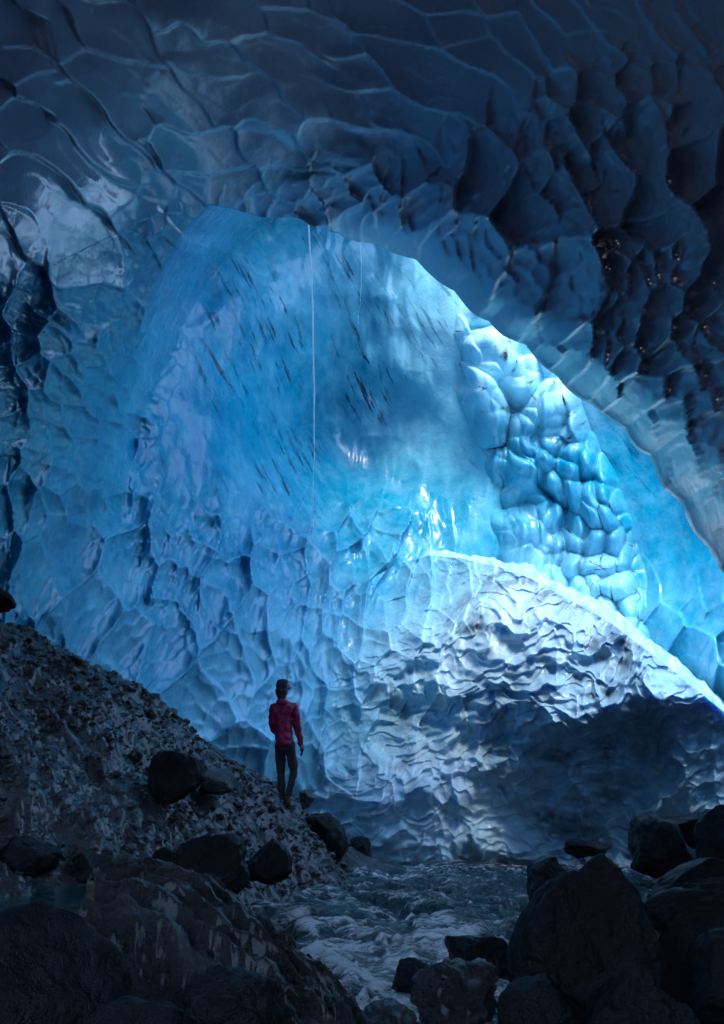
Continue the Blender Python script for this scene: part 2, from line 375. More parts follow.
# ------------------------------------------------------------------ ground
G_rows = []
def g(u, v, r, dz=0.0):
    p = at(u, v, r); G_rows.append((p[0], p[1], p[2]+dz))
for q in [(-120, 560, 9.0), (0, 640, 10), (60, 657, 10.5), (140, 692, 11.5), (190, 745, 12.2), (260, 790, 12.9), (300, 803, 13.2), (340, 825, 14.2), (374, 846, 16.5),
          (0, 760, 7.6), (100, 790, 8.2), (200, 812, 9.6), (285, 807, 12.0), (300, 840, 11.2), (250, 835, 9.6), (0, 848, 6.6), (100, 850, 7.4), (180, 850, 8.3), (320, 862, 13), (0, 700, 8.6), (100, 730, 9.4)]: g(*q)
for p in [(-1.7, 5.3, 0.85), (-2.6, 5.3, 0.9), (-1.0, 4.6, 0.6), (-0.4, 4.6, 0.3), (0, 3.6, 0.35), (0.2, 5.2, 0.25), (-0.2, 6.5, 0.1), (0, 9, 0.1), (-1.15, 7.0, 0.5), (-0.5, 8.3, 0.1), (-0.35, 10.5, 0.15), (-0.2, 14, 0.0), (1, 12, 0.05), (2, 10, 0.15), (1, 8, 0.1),
          (1.0, 5.2, 0.5), (1.6, 6.5, 0.6), (2.4, 7.5, 0.62), (3.5, 9, 0.6), (4.5, 12, 0.6), (3.2, 14, -0.1), (2.5, 18, -0.4), (4.5, 20, -0.3), (0, 20, -0.5), (6, 17, 0.5), (9, 20, 0.9), (7, 12, 1.0), (3, 5, 0.7), (1, 3.8, 0.55), (0, 1, 0.2), (-4, 2, 0.9), (4, 1, 0.5), (0, -7, 2.7), (0, -2.5, 0.6), (-8, -5, 3.2), (8, -5, 3.2),  # bank behind the camera, unseen, raised to darken rock reflections
          (-8, 14, 3), (-4, 17, 0.6), (-2, 22, -0.4), (2, 24, -0.3), (6, 26, 0.2), (-8, 20, 3), (-12, 8, 4), (12, 8, 2.5), (14, 20, 3), (0, 40, 3), (-20, 30, 5), (20, 35, 5), (-12, 0, 3), (12, 0, 2.5), (0, -20, 3.0), (-15, -20, 4), (15, -20, 4)]: G_rows.append(p)
_G = TPS([(p[0], p[1]) for p in G_rows], [p[2] for p in G_rows], 0.004, 10.0)
def ground_detail(x, y):
    left = sstep(0.5, -1.5, x+0.12*(y-12))
    # slabby rock: ridges running down the slope towards the right
    a, b = rot2(x, y, -22)
    rid = (0.5-np.abs(vnoise(a*0.9, b*2.6, 71)))*0.22+(0.5-np.abs(vnoise(a*2.4+5, b*6.5, 72)))*0.09
    rid2 = cells(x*2.6+fbm(x, y, 77, 2), y*2.6, 73, k=30, bowl=-0.4, rnd=0.8, tilt=(0.3, 0.2))[0]*0.09+cells(x*7, y*7, 74, k=30, bowl=-0.3, rnd=0.9, tilt=(0.3, 0.2))[0]*0.05+cells(x*17, y*17, 78, k=30, bowl=-0.3, rnd=0.9, tilt=(0.2, 0.3))[0]*0.028
    f = fbm(x*0.8, y*0.8, 75, 5)*0.22
    return left*rid+rid2+f-0.10
def G(x, y, det=True):
    x = np.asarray(x, float); y = np.asarray(y, float)
    far = sstep(45, 80, np.hypot(x, y))
    z = np.clip(_G(x, y), -0.7, 6.0)*(1-far)+(2.0+75*sstep(60, 380, np.hypot(x, y))+8*vnoise(x/50, y/50, 79))*far  # far ridge, unseen, added to block light from the low horizon
    return z+(ground_detail(x, y)*(1-far) if det else 0)
def build_ground():
    azx = spaced([(-180, -40, 3.0), (-40, -26, .5), (-26, 26, 0.1), (26, 40, .5), (40, 180, 3.0)])
    d = np.concatenate([[0.02, .3, .8], np.geomspace(1.5, 30, 760), np.geomspace(31, 400, 30)])
    AZ, D = np.meshgrid(np.radians(azx), d)
    x = D*np.sin(AZ); y = D*np.cos(AZ); z = G(x, y)
    glint_mask = sstep(0.2, -0.5, x)*sstep(9.6, 8.2, y-0.55*(x+2.5)*sstep(-4, 0, x)*2.2)*(0.55+0.45*sstep(-0.3, 0.4, vnoise(x*1.3, y*3, 6)))  # where the glint flecks are painted on the lower slope
    o = grid_mesh('ground', np.stack([x, y, z], -1), M['slope'], cols=dict(glint_mask=glint_mask)); tag(o, kind='structure')
build_ground()

# ------------------------------------------------------------------ ice mound in front of the far wall
def patch(name, top, bottom, n, m, rfun, mat, ledge=None, cols=None):
    tp = resample(top, m); bt = resample(bottom, m)
    ta, te = ang(tp[:, 0], tp[:, 1]); ba, be = ang(bt[:, 0], bt[:, 1])
    t = np.linspace(0, 1, n)[:, None]
    A = ta*(1-t)+ba*t; E = te*(1-t)+be*t
    u, v = pix(A, E); r, att = rfun(A, E, u, v, t*np.ones_like(A))
    P = CAM+dirv(A, E)*r[..., None]
    if ledge is not None:
        Lp, latt = ledge(P[0], tp, ta)
        P = np.concatenate([Lp, P], 0); att = {k: np.concatenate([latt[k], att[k]], 0) for k in att}
    return grid_mesh(name, P, mat, cols=att)
mound_top = [(290, 655), (318, 622), (345, 598), (370, 579), (400, 563), (430, 555), (460, 558), (500, 567), (530, 578), (570, 600), (610, 622), (640, 645), (670, 668), (700, 692), (724, 712), (780, 745), (870, 790)]
mound_bot = [(270, 870), (330, 872), (400, 872), (500, 872), (600, 872), (700, 872), (900, 872)]
M_rows = [(430, 555, 20.8), (345, 600, 21.9), (370, 640, 21.3), (330, 700, 21.3), (340, 800, 20.9), (450, 690, 20.0), (400, 840, 20.3), (520, 620, 19.5), (600, 655, 18.7), (690, 690, 17.7), (470, 760, 19.6), (560, 712, 18.4), (640, 688, 17.8),
          (600, 765, 18.7), (690, 735, 17.9), (600, 835, 19.5), (700, 810, 18.3), (520, 825, 19.6), (440, 800, 19.7), (800, 760, 17.0), (880, 800, 16.5), (800, 860, 18), (560, 570, 19.8), (290, 655, 22.5), (280, 860, 22.4)]
fM = angTPS(M_rows, 0.001)
def mound_r(A, E, u, v, t):
    r = fM(A, E)
    wx = fbm(u/60, v/60, 61, 4)*34; wy = fbm(u/60, v/60, 62, 4)*34
    a, b = rot2(u+wx, v+wy, -28)
    h, e = cells(a/33, b/25, 63, k=44, tilt=(0.22, -0.05), bowl=1.4, rnd=0.2)
    h2, _ = cells(a/17, b/11, 64, k=30, tilt=(0.2, -0.5), bowl=1.0, rnd=0.4)
    und = sstep(0, 40, v-np.interp(u, [440, 470, 560, 640, 700, 760], [830, 775, 722, 697, 694, 720]))*sstep(430, 500, u)
    f = fbm(u/70, v/50, 66, 4)
    hs, ha, alc, low, wl, cr = scallops(A, E)
    mk = sstep(290, 500, u+0.6*(v-700)*sstep(700, 560, v)+20*vnoise(v/40, u/60, 69)+1.3*np.clip(v-725, 0, 130))
    wb = wall_base(A, E, u, v)
    r = wb*(1-mk)+r*mk
    r = r+(h*0.30+h2*0.15)*(1-0.3*und)*mk*r/19+hs*0.42*r/10*(1-mk)+f*0.75*mk+und*0.35
    r = r+0.6*sstep(325, 285, u)-0.05-0.75*sstep(315, 385, u)*sstep(560, 640, v)
    top = sstep(40, 0, v-np.interp(u, [p[0] for p in mound_top], [p[1] for p in mound_top]))
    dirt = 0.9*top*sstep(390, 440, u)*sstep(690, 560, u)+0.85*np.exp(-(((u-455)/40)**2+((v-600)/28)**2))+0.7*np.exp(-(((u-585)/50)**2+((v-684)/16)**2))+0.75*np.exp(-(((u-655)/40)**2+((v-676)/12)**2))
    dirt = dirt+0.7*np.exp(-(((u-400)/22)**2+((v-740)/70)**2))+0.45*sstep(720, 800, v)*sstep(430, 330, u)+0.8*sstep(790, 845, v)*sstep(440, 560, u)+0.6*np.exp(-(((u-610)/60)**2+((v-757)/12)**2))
    pale = 0.42+0.6*sstep(610, 380, u+0.2*(v-700))-0.02*und+0.12*sstep(0.1, 0, e)  # left side whitened: light falling on it put into the colour
    pw = 0.08+0.5*np.exp(-(((u-320)/95)**2+((v-760)/110)**2))  # continues the painted light patch of the wall
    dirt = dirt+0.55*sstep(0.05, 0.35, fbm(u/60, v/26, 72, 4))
    return r, dict(pale=pale*mk+pw*(1-mk), dirt=np.clip(dirt, 0, 1)*mk, streak=0.45*np.ones_like(u), grey=mk*0.65)
def mound_ledge(P0, tp, ta):
    L = np.array([11, 8.5, 7, 5.5, 4.2, 3, 2, 1.3, .8, .45, .2, .08]); d = dirv(ta, ta*0); rows = []
    el0 = np.arctan2(P0[:, 2]-1.6, np.hypot(P0[:, 0], P0[:, 1]))
    q = tp[:, 0]/40
    L = np.concatenate([np.linspace(11, 1.2, 45), np.linspace(1.1, 0.05, 14)])
    for l in L:
        z = np.tan(el0)*l+(-0.04+0.09*sstep(450, 580, tp[:, 0])+0.03*vnoise(q*0.8, q*0, 71))*l+(-0.10*np.minimum(l, 1.0))*0+0.5*vnoise(q, q*0+l/2.0, 67)*min(1, l)+0.25*vnoise(q*2.5, q*0+l*1.4, 68)*min(1, l)+0.12*vnoise(q*6, q*0+l*3, 70)*min(1, l)
        p = P0+d*l; p[:, 2] += z; rows.append(p)
    n = len(rows); m = len(ta); k = np.repeat(L[:, None], m, 1)
    return np.array(rows), dict(pale=np.full((n, m), 0.75), dirt=0.8*sstep(0.8, 0.1, k)*sstep(690, 560, tp[:, 0])[None]*sstep(390, 420, tp[:, 0])[None], streak=np.zeros((n, m)), grey=np.full((n, m), 0.3))
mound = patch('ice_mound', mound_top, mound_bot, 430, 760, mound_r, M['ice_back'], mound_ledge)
tag(mound, 'massive scalloped white and blue ice mound with dirty crest, undercut above the stream', 'ice mound')

# bulging frozen fall under the skylight
def fall_r(A, E, u, v, t):
    rb = fB(A, E); s = sstep(0.0, 0.26, (u-fall_l(v)+10*vnoise(v/20, v*0, 3))/150.0)*sstep(0.0, 0.22, (fall_rt(v)-u)/150.0)
    wx = fbm(u/60, v/60, 81, 3)*18; wy = fbm(u/60, v/60, 82, 3)*18
    big, e1 = cells((u+wx)/36, (v+wy)/46, 83, k=34, tilt=(0, 0.35), bowl=-1.5, rnd=0.8)
    sm, e2 = cells((u+wx)/19+.4, (v+wy)/23, 84, k=30, tilt=(0, 0.2), bowl=-1.3, rnd=0.6)
    lowr = sstep(400, 470, v)*sstep(520, 560, u+0.2*(500-v))
    h = big*(1-lowr)+0.65*sm*lowr+0.2*sm
    fl = vnoise((u+wx)/7, v/90, 85)*0.10*sstep(330, 380, v)
    r = rb+0.12-s*1.1+(h*0.62+fl*2.0+0.5*fbm(u/50, v/90, 86, 3))*s
    e = np.minimum(e1+lowr, e2+(1-lowr)*0.06)
    crack = sstep(0.07, 0.015, e1*(1-lowr)+e2*lowr)*sstep(-0.10, 0.12, vnoise(u/26, v/26, 87))
    topd = sstep(0.05, 0.16, vnoise((u+wx)/9, (v+wy)/22, 88)-0.12)*np.exp(-(((u-512)/36)**2+((v-352)/13)**2))*1.6
    pale = 1.2*sstep(450, 350, v+12*vnoise(u/20, v/20, 8))+0.12+0.35*sstep(520, 580, v)  # top whitened: skylight glow put into the ice colour
    pw = 0.06+0.75*sstep(215, -70, np.hypot((u-480)*0.9, (v-330)))  # same painted skylight halo as on the far wall
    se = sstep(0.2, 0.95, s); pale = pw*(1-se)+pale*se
    c3, e3 = cells((u+wx*1.5)/26+.7, (v+wy)/17, 89, k=30, jit=1.0)
    fine = sstep(0.045, 0.012, e3)*sstep(0.02, 0.16, vnoise(u/30, v/30, 90)+0.5*np.exp(-(((u-500)/60)**2+((v-365)/40)**2))-0.12)
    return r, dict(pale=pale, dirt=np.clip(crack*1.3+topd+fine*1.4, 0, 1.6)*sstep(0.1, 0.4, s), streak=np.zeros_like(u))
fall_l = lambda v: np.interp(v, [280, 345, 400, 480, 540, 600], [446, 440, 446, 462, 476, 500])
fall_rt = lambda v: np.interp(v, [280, 345, 400, 430, 480, 520, 590, 660], [545, 572, 592, 600, 628, 640, 652, 668])
def build_fall():
    v = np.linspace(290, 668, 420)[:, None]; s = np.linspace(0, 1, 300)[None]
    u = fall_l(v)*(1-s)+fall_rt(v)*s; v = v+0*u
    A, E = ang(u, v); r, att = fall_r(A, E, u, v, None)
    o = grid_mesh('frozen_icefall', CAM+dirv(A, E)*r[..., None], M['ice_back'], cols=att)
    tag(o, 'bulging turquoise frozen icefall with dark cracks under the skylight', 'icefall')
build_fall()

# threads of meltwater falling from the lip
def tube(name, pts, rad, mat, parent=None, seg=6):
    pts = np.array(pts, float); n = len(pts); T = np.gradient(pts, axis=0); T /= np.linalg.norm(T, axis=1)[:, None]
    X = np.cross(T, [0, 1, 0.01]); X /= np.linalg.norm(X, axis=1)[:, None]; Y = np.cross(T, X)
    a = np.linspace(0, 2*math.pi, seg+1); rad = np.broadcast_to(rad, (n,))
    P = pts[:, None]+(X[:, None]*np.cos(a)[None, :, None]+Y[:, None]*np.sin(a)[None, :, None])*rad[:, None, None]
    return grid_mesh(name, P, mat, parent=parent)
t = NT('meltwater'); M['melt'] = t.out(Base_Color=col(0.95, 0.97, 0.98), Roughness=0.3, IOR=1.33)
tr_ = t.n('ShaderNodeBsdfTranslucent'); tr_.inputs[0].default_value = col(0.97, 0.98, 1.0); mx_ = t.n('ShaderNodeMixShader'); mx_.inputs[0].default_value = 0.6
t.l(t.b.outputs[0], mx_.inputs[1]); t.l(tr_.outputs[0], mx_.inputs[2]); t.l(mx_.outputs[0], t.t.nodes['Material Output'].inputs[0])
def thread(u0, v0, u1, v1, r, rad, label):
    top = at(u0, v0, r); bot = at(u1, v1, 1.0)-CAM; bot = CAM+bot*(np.hypot(top[0]-CAM[0], top[1]-CAM[1])/np.hypot(bot[0], bot[1]))
    n = 260; s = np.linspace(0, 1, n)[:, None]; p = top*(1-s)+bot*s
    p[:, 0] += 0.07*np.sin(s[:, 0]*4)+0.025*vnoise(s[:, 0]*18, s[:, 0]*0, 4); 
    rr = rad*(1-0.55*s[:, 0])*(0.75+0.7*np.abs(vnoise(s[:, 0]*70, s[:, 0]*0, 5)))*sstep(0, 0.01, s[:, 0])
    rr = rr*np.where((s[:, 0] > 0.7) & (vnoise(s[:, 0]*60, s[:, 0]*0, 6) > 0.12), 0.25, 1)*sstep(1.0, 0.9, s[:, 0])+0.0004
    tag(tube('meltwater_thread', p, rr, M['melt']), label, 'trickle of water')
thread(306, 196, 316, 566, 19.5, 0.020, 'long thin white thread of meltwater falling from the highest point of the ice lip')
thread(357, 225, 360, 335, 20.0, 0.006, 'short faint thread of meltwater beside the longer falling one')

# ------------------------------------------------------------------ stream and pool
t = NT('stream_water')
f = t.ramp(t.math('ADD', t.attr('foam_sparkle'), t.math('MULTIPLY', t.math('SUBTRACT', t.noise(1.0, 6, 0.72, t.mp((5, 9, 6)), dist=0.4), 0.5), 2.4)), 0.40, 0.95)
c_ = t.mix(f, col(0.012, 0.045, 0.055), col(0.75, 0.77, 0.80))
wn = t.noise(1.0, 6, 0.6, t.mp((5, 8, 5)), dist=0.4); wn2 = t.noise(26, 3, 0.6)
M['water'] = t.out(Base_Color=c_, Roughness=t.math('ADD', 0.06, t.math('MULTIPLY', f, 0.35)), Normal=t.bump(t.math('ADD', wn, t.math('MULTIPLY', wn2, 0.35)), 0.16, 1.0), IOR=1.33)
def build_stream():
    azx = np.arange(-26, 34, 0.11); d = np.geomspace(4.3, 34, 720)
    AZ, D = np.meshgrid(np.radians(azx), d); x = D*np.sin(AZ); y = D*np.cos(AZ)
    wx = fbm(x*1.2, y*1.2, 91, 3); wy = fbm(x*1.2, y*1.2, 92, 3)
    a, b = rot2(x+0.5*wx, y+0.5*wy, 12)
    f1 = fbm(a*1.6, b*0.9, 93, 3); r1 = 0.5-np.abs(vnoise(a*3.4, b*2.0, 94)); r2 = 0.5-np.abs(vnoise(a*8, b*4.6, 95)); r3 = 0.5-np.abs(vnoise(a*18, b*11, 96))
    calm = sstep(15.5, 19, y)*0.55
    z = (f1*0.17+r1*0.17+r2*0.08+r3*0.03)*(1-calm)+0.45-0.40*sstep(10, 22, y)+0.10*np.exp(-(((x-1.6)/1.3)**2+((y-19)/1.2)**2))
    z = z+0.5*sstep(8.5, 6.3, y)*0
    foam_sparkle = 0.27+0.28*sstep(10, 6, y)+1.1*(r1-0.27)+0.9*(r2-0.27)-0.2*sstep(0.3, 1.6, x)*sstep(17, 10, y)-0.1*calm  # foam, raised so that its white also paints the water's sparkle
    tag(grid_mesh('stream', np.stack([x, y, z], -1), M['water'], cols=dict(foam_sparkle=foam_sparkle)), kind='structure')
build_stream()
t = NT('pool_water'); M['pool'] = t.out(Base_Color=col(0.01, 0.05, 0.06), Roughness=0.08, Normal=t.bump(t.noise(6, 3, 0.5), 0.02, 0.4), IOR=1.33)
X, Y = np.meshgrid(np.linspace(-4.2, -0.9, 60), np.linspace(4.3, 6.3, 40))
tag(grid_mesh('pool', np.stack([X, Y, 1.0+0.006*vnoise(X*5, Y*5, 3)], -1), M['pool']), kind='structure')

# ------------------------------------------------------------------ rocks
def rock_mesh(name, size, seed, sub=4, cuts=9, rough=0.10, strata=0.0):
    rs = random.Random(seed); bm = bmesh.new(); bmesh.ops.create_icosphere(bm, subdivisions=sub, radius=1.0)
    planes = []
    for i in range(cuts):
        n = Vector((rs.gauss(0, 1), rs.gauss(0, 1), rs.gauss(0, .8))).normalized(); planes.append((n, rs.uniform(0.45, 0.85)))
    off = Vector((rs.uniform(0, 99), rs.uniform(0, 99), rs.uniform(0, 99)))
    for v in bm.verts:
        p = v.co.copy()
        for n, d in planes:
            k = p.dot(n)-d
            if k > 0: p -= n*k*0.93
        q = p*1.3+off
        p += p.normalized()*(mnoise.fractal(q, 1.0, 2.0, 5)*rough*1.2+ (abs(mnoise.noise(q*3.1))-0.2)*rough*0.9)
        if strata: p *= 1+0.05*strata*math.sin((p.z*1.2+p.x*0.5+0.6*mnoise.noise(q))*17)
        v.co = p
    lo = [min(v.co[i] for v in bm.verts) for i in range(3)]; hi = [max(v.co[i] for v in bm.verts) for i in range(3)]
    for v in bm.verts:
        for i in range(3): v.co[i] = ((v.co[i]-lo[i])/(hi[i]-lo[i])-(0.5 if i < 2 else 0.0))*size[i]
    for f_ in bm.faces: f_.smooth = True
    me = bpy.data.meshes.new(name); bm.to_mesh(me); bm.free(); return me
def rock(u0, v0, u1, v1, r, label, seed, name='boulder', cat='boulder', depth=1.0, mat='rock', tilt=(0, 0), rz=0.0, sub=5, cuts=9, sink=0.25, rough=0.10, strata=0.0, lean=None):
    """fills the reference box (u0,v0)-(u1,v1) at distance r; the hidden foot goes sink deeper"""
    c = at((u0+u1)/2, (v0+v1)/2, r); D = math.hypot(c[0], c[1]); zc = (c[1]*math.cos(PITCH)+(c[2]-1.6)*math.sin(PITCH))
    wdt = (u1-u0)*zc/F*1.03; e0 = float(ang((u0+u1)/2, v0)[1]); e1 = float(ang((u0+u1)/2, v1)[1])
    b = np.array([c[0], c[1], 1.6+D*math.tan(R(e1))]); hgt = D*(math.tan(R(e0))-math.tan(R(e1))); h = hgt*(1+sink)
    me = rock_mesh(name, (wdt, wdt*depth, h), seed, sub, cuts, rough, strata); me.materials.append(M[mat])
    if lean:
        for v_ in me.vertices:
            q = max(0.0, v_.co.z/h); v_.co.x = v_.co.x*(1-lean[0]*q**1.2)+lean[1]*wdt*q
    o = bpy.data.objects.new(name, me); C.objects.link(o); o.location = (b[0], b[1]+wdt*depth*0.12, b[2]-hgt*sink)
    o.rotation_euler = (tilt[0], tilt[1], rz); return tag(o, label, cat)
rock(503, 852, 648, 1015, 4.7, 'largest black boulder, tall with a domed top, standing between camera and stream', 3, depth=0.9, cuts=8, sub=6, lean=(0.16, 0.05))
rock(517, 856, 596, 912, 7.9, 'rounded dark boulder in the stream just behind the largest black boulder', 12, depth=1.1, lean=(0.35, 0.08))
rock(626, 812, 706, 866, 12.0, 'pyramid shaped boulder with wet shining face under the mound', 5, depth=1.1, cuts=6, tilt=(0.15, 0.1), lean=(0.6, -0.12))
rock(655, 811, 712, 842, 13.5, 'flat wet slab lying on top behind the pyramid shaped boulder', 6, name='rock_slab', cat='rock', depth=1.2, cuts=6)
rock(702, 803, 775, 880, 11.0, 'square dark block standing at the right edge of the bank', 7, cuts=5, name='boulder')
rock(566, 839, 614, 856, 16.0, 'low flat wet rock out in the stream near the mound', 8, name='rock', cat='rock')
rock(640, 858, 760, 902, 8.6, 'long smooth slab below the pyramid shaped boulder', 9, name='rock_slab', cat='rock', depth=0.9, tilt=(0, -0.1))
rock(648, 880, 770, 945, 6.9, 'broad ridged slab under the long smooth one', 10, name='rock_slab', cat='rock', depth=0.8, strata=0.6, tilt=(0, -0.12))
rock(650, 925, 706, 1015, 5.0, 'upright dark rock leaning beside the largest boulder', 11, name='rock', cat='rock', depth=0.8)
rock(690, 930, 790, 1020, 4.7, 'dark blunt boulder in the bottom right corner', 13, depth=0.8)
rock(590, 975, 700, 1060, 4.1, 'low black rock in front of the upright leaning one', 14, name='rock', cat='rock', depth=0.8)
rock(500, 975, 600, 1060, 4.1, 'black rock at the foot of the largest boulder', 15, name='rock', cat='rock', depth=0.8)
rock(412, 962, 502, 1040, 4.6, 'humped boulder with glinting top at the near water edge', 16, depth=0.8, mat='rock_strata', strata=0.8)
rock(392, 958, 432, 990, 5.3, 'small pointed black rock at the stream edge beside the humped one', 17, name='rock', cat='rock')
rock(448, 935, 512, 975, 5.6, 'half sunk wet rock between stream and largest boulder', 18, name='rock', cat='rock')
rock(360, 1000, 420, 1050, 4.3, 'wet rock at the bottom edge below the stream', 19, name='rock', cat='rock', mat='rock_strata', strata=0.5)
rock(-120, 903, 176, 1120, 3.6, 'huge flat topped black boulder filling the bottom left corner', 20, depth=0.55, cuts=5, sub=6, rough=0.06)
rock(176, 968, 282, 1060, 3.7, 'black rock below the striated ledge', 22, name='rock', cat='rock', depth=0.8)
rock(84, 1000, 186, 1075, 3.1, 'dim rock with faint glints on the huge flat boulder front', 23, name='rock', cat='rock', depth=0.7)
rock(186, 832, 258, 888, 7.2, 'angular black block above the striated ledge', 24, depth=0.9, cuts=6, tilt=(0.1, -0.25))
rock(236, 838, 292, 876, 8.4, 'wet glittering rock beside the angular black block', 25, name='rock', cat='rock')
rock(150, 846, 192, 876, 7.6, 'small dark stone behind the pool', 26, name='stone', cat='stone')
rock(112, 856, 150, 886, 6.9, 'small rounded stone at the end of the pool', 27, name='stone', cat='stone')
rock(146, 868, 182, 888, 6.4, 'low pale stone on the top end of the striated ledge', 28, name='stone', cat='stone', mat='rock_pale')
rock(60, 852, 116, 884, 7.0, 'black stone behind the pool under the glittering slope', 29, name='stone', cat='stone')
rock(-20, 836, 56, 884, 6.8, 'black hollowed boulder at the left edge behind the pool', 30)
rock(148, 750, 204, 798, 9.0, 'jagged dark boulder sticking out of the middle of the slope', 31, cuts=7, sub=5)
rock(200, 768, 236, 790, 10.0, 'pale angular rock on the slope beside the jagged dark boulder', 32, name='rock', cat='rock', mat='rock_pale')
rock(229, 781, 258, 799, 11.2, 'dark wedge of rock on the slope just left of the person', 33, name='rock', cat='rock')
rock(131, 688, 153, 712, 11.4, 'knob of dark rock standing on the slope crest', 34, name='rock', cat='rock', cuts=6)
rock(299, 789, 315, 803, 12.6, 'flat stone with pale edge behind the person\'s boots', 35, name='stone', cat='stone', mat='rock_pale', sink=0.5)
rock(298, 812, 348, 860, 13.6, 'dark block where the slope drops to the water below the person', 36, cuts=6)
rock(340, 836, 372, 862, 15.6, 'dark rock at the end of the slope by the water', 37, name='rock', cat='rock')
for i, (a, b, c, d, l) in enumerate([(366, 846, 388, 862, 'small black stone nearest the slope at the foot of the mound'), (391, 843, 410, 858, 'small humped stone at the foot of the mound, second from the slope'), (412, 846, 424, 857, 'tiny upright stone at the foot of the mound'),
        (440, 847, 458, 858, 'dark stone at the foot of the mound above the teal swell'), (458, 844, 474, 857, 'pointed stone at the foot of the mound beyond the teal swell'), (474, 848, 492, 857, 'last small stone in the row at the foot of the mound')]):
    rock(a, b, c, d, 20.5+0.3*i, l, 40+i, name='stone', cat='stone', sub=4)
rock(-30, 586, 11, 606, 9.3, 'dark splinter of rock poking from the ice wall above the slope crest', 50, name='rock', cat='rock', depth=0.4, tilt=(0, 0.35))
# striated ledge running down into the stream
def build_ledge():
    top = [(110, 884, 4.9), (150, 872, 5.3), (205, 882, 5.5), (250, 918, 5.3), (290, 950, 5.1), (330, 985, 4.9), (358, 1016, 4.7), (385, 1050, 4.5)]
    bot = [(80, 905, 4.3), (120, 925, 4.2), (165, 950, 4.1), (200, 975, 4.0), (240, 1000, 3.9), (280, 1030, 3.8), (310, 1060, 3.7), (330, 1090, 3.6)]
    T = np.array([at(*p) for p in top]); B = np.array([at(*p) for p in bot]); n, m = 260, 520
    s = np.linspace(0, 1, m); k = np.linspace(0, 1, len(top))
    Ti = np.stack([np.interp(s, k, T[:, i]) for i in range(3)], -1); Bi = np.stack([np.interp(s, k, B[:, i]) for i in range(3)], -1)
    t = np.linspace(0, 1, n)[:, None, None]; P = Ti[None]*(1-t)+Bi[None]*t
    S, TT = np.meshgrid(s, np.linspace(0, 1, n))
    x = S*5.0; y = TT*2.2
    w_ = fbm(x*0.9, y*1.1, 101, 3)*0.7
    q = y*2.6+w_*1.4+x*0.12; fr = q-np.floor(q)
    st = (fr**0.6)*(1-sstep(0.82, 1.0, fr))
    z = 0.11*st+0.05*(0.5-np.abs(vnoise(x*2.2, q*3, 103)))+0.05*fbm(x*3, y*5, 104, 4)+0.16*np.sin(TT*math.pi)**0.6
    P[..., 2] += z-0.12
    # roll both long sides down so that the slab has thickness
    def skirt(row, sgn):
        out = []
        for a in np.linspace(0.06, 1, 14):
            p = row.copy(); p[:, 1] += sgn*0.22*math.sin(a*1.4); p[:, 2] -= 0.9*a**1.5+0.03*vnoise(x[0]*4, x[0]*0+a*5, 105); out.append(p)
        return out
    up = skirt(P[0], 0.7)[::-1]; dn = skirt(P[-1], -0.6)
    P = np.concatenate([np.array(up), P, np.array(dn)], 0)
    k_ = len(up); mi = np.zeros(P.shape[:2]); mi[k_:k_+n] = np.clip(st*1.2-0.1, 0, 1)*sstep(0.1, 0.35, S)  # painted-glint mask on the ridges, idle while fleck is off
    o = grid_mesh('rock_ledge', P, M['rock_strata'], cols=dict(glint_mask=mi)); tag(o, 'long striated ledge of wet rock with glinting ridges, slanting down to the stream', 'rock ledge')
build_ledge()

# loose rubble: thousands of stones nobody could count, one object
def build_rubble():
    protos = []
    for k in range(10):
        me = rock_mesh('p', (1, 1, 0.7), 200+k, 2 if k < 4 else 1, 7, 0.08); n = len(me.vertices)
        co = np.zeros(n*3); me.vertices.foreach_get('co', co); fs = np.array([p.vertices[:] for p in me.polygons]); protos.append((co.reshape(-1, 3), fs)); bpy.data.meshes.remove(me)
    r_ = random.Random(5); pts = []
    for i in range(17000):
        az = R(r_.uniform(-27, -1)); d = 6.0*(17/6.0)**r_.random(); x = d*math.sin(az); y = d*math.cos(az)
        s = 0.019*math.exp(abs(r_.gauss(0, 0.70)))*(d/9)
        upper = y > 8.6 or x < -3.6
        if not upper: s *= 0.75
        pts.append((x, y, min(s, 0.22)))
    for i in range(1500):
        az = R(r_.uniform(2, 27)); d = 4.4*(14/4.4)**r_.random(); x = d*math.sin(az); y = d*math.cos(az)
        if G(x, y) < 0.55: continue
        pts.append((x, y, 0.035*math.exp(abs(r_.gauss(0, 0.7)))))
    for i in range(700): pts.append((r_.uniform(-2.2, 7), 20.5+r_.uniform(-0.8, 2.5), 0.08*math.exp(abs(r_.gauss(0, 0.6)))))
    P_ = np.array(pts); Z = G(P_[:, 0], P_[:, 1]); V = []; Fc = []; off = 0
    for (x, y, s), z in zip(pts, Z):
        co, fs = protos[r_.randrange(4) if s > 0.07 else 4+r_.randrange(6)]
        m_ = np.array(Matrix.Rotation(r_.uniform(0, 6.28), 3, 'Z') @ Matrix.Rotation(r_.uniform(-.7, .7), 3, 'X'))
        V.append((co*np.array([s, s*r_.uniform(.5, 1), s*r_.uniform(.5, 1.1)])) @ m_.T+np.array([x, y, z-s*0.2])); Fc.append(fs+off); off += len(co)
    V = np.concatenate(V); Fc = np.concatenate(Fc); me = bpy.data.meshes.new('rubble')
    me.vertices.add(len(V)); me.vertices.foreach_set('co', V.ravel().astype(np.float32)); me.loops.add(Fc.size); me.loops.foreach_set('vertex_index', Fc.ravel().astype(np.int32))
    me.polygons.add(len(Fc)); me.polygons.foreach_set('loop_start', np.arange(0, Fc.size, 3, dtype=np.int32)); me.update(calc_edges=True); me.materials.append(M['rubble'])
    o = bpy.data.objects.new('rubble', me); C.objects.link(o); tag(o, kind='stuff')
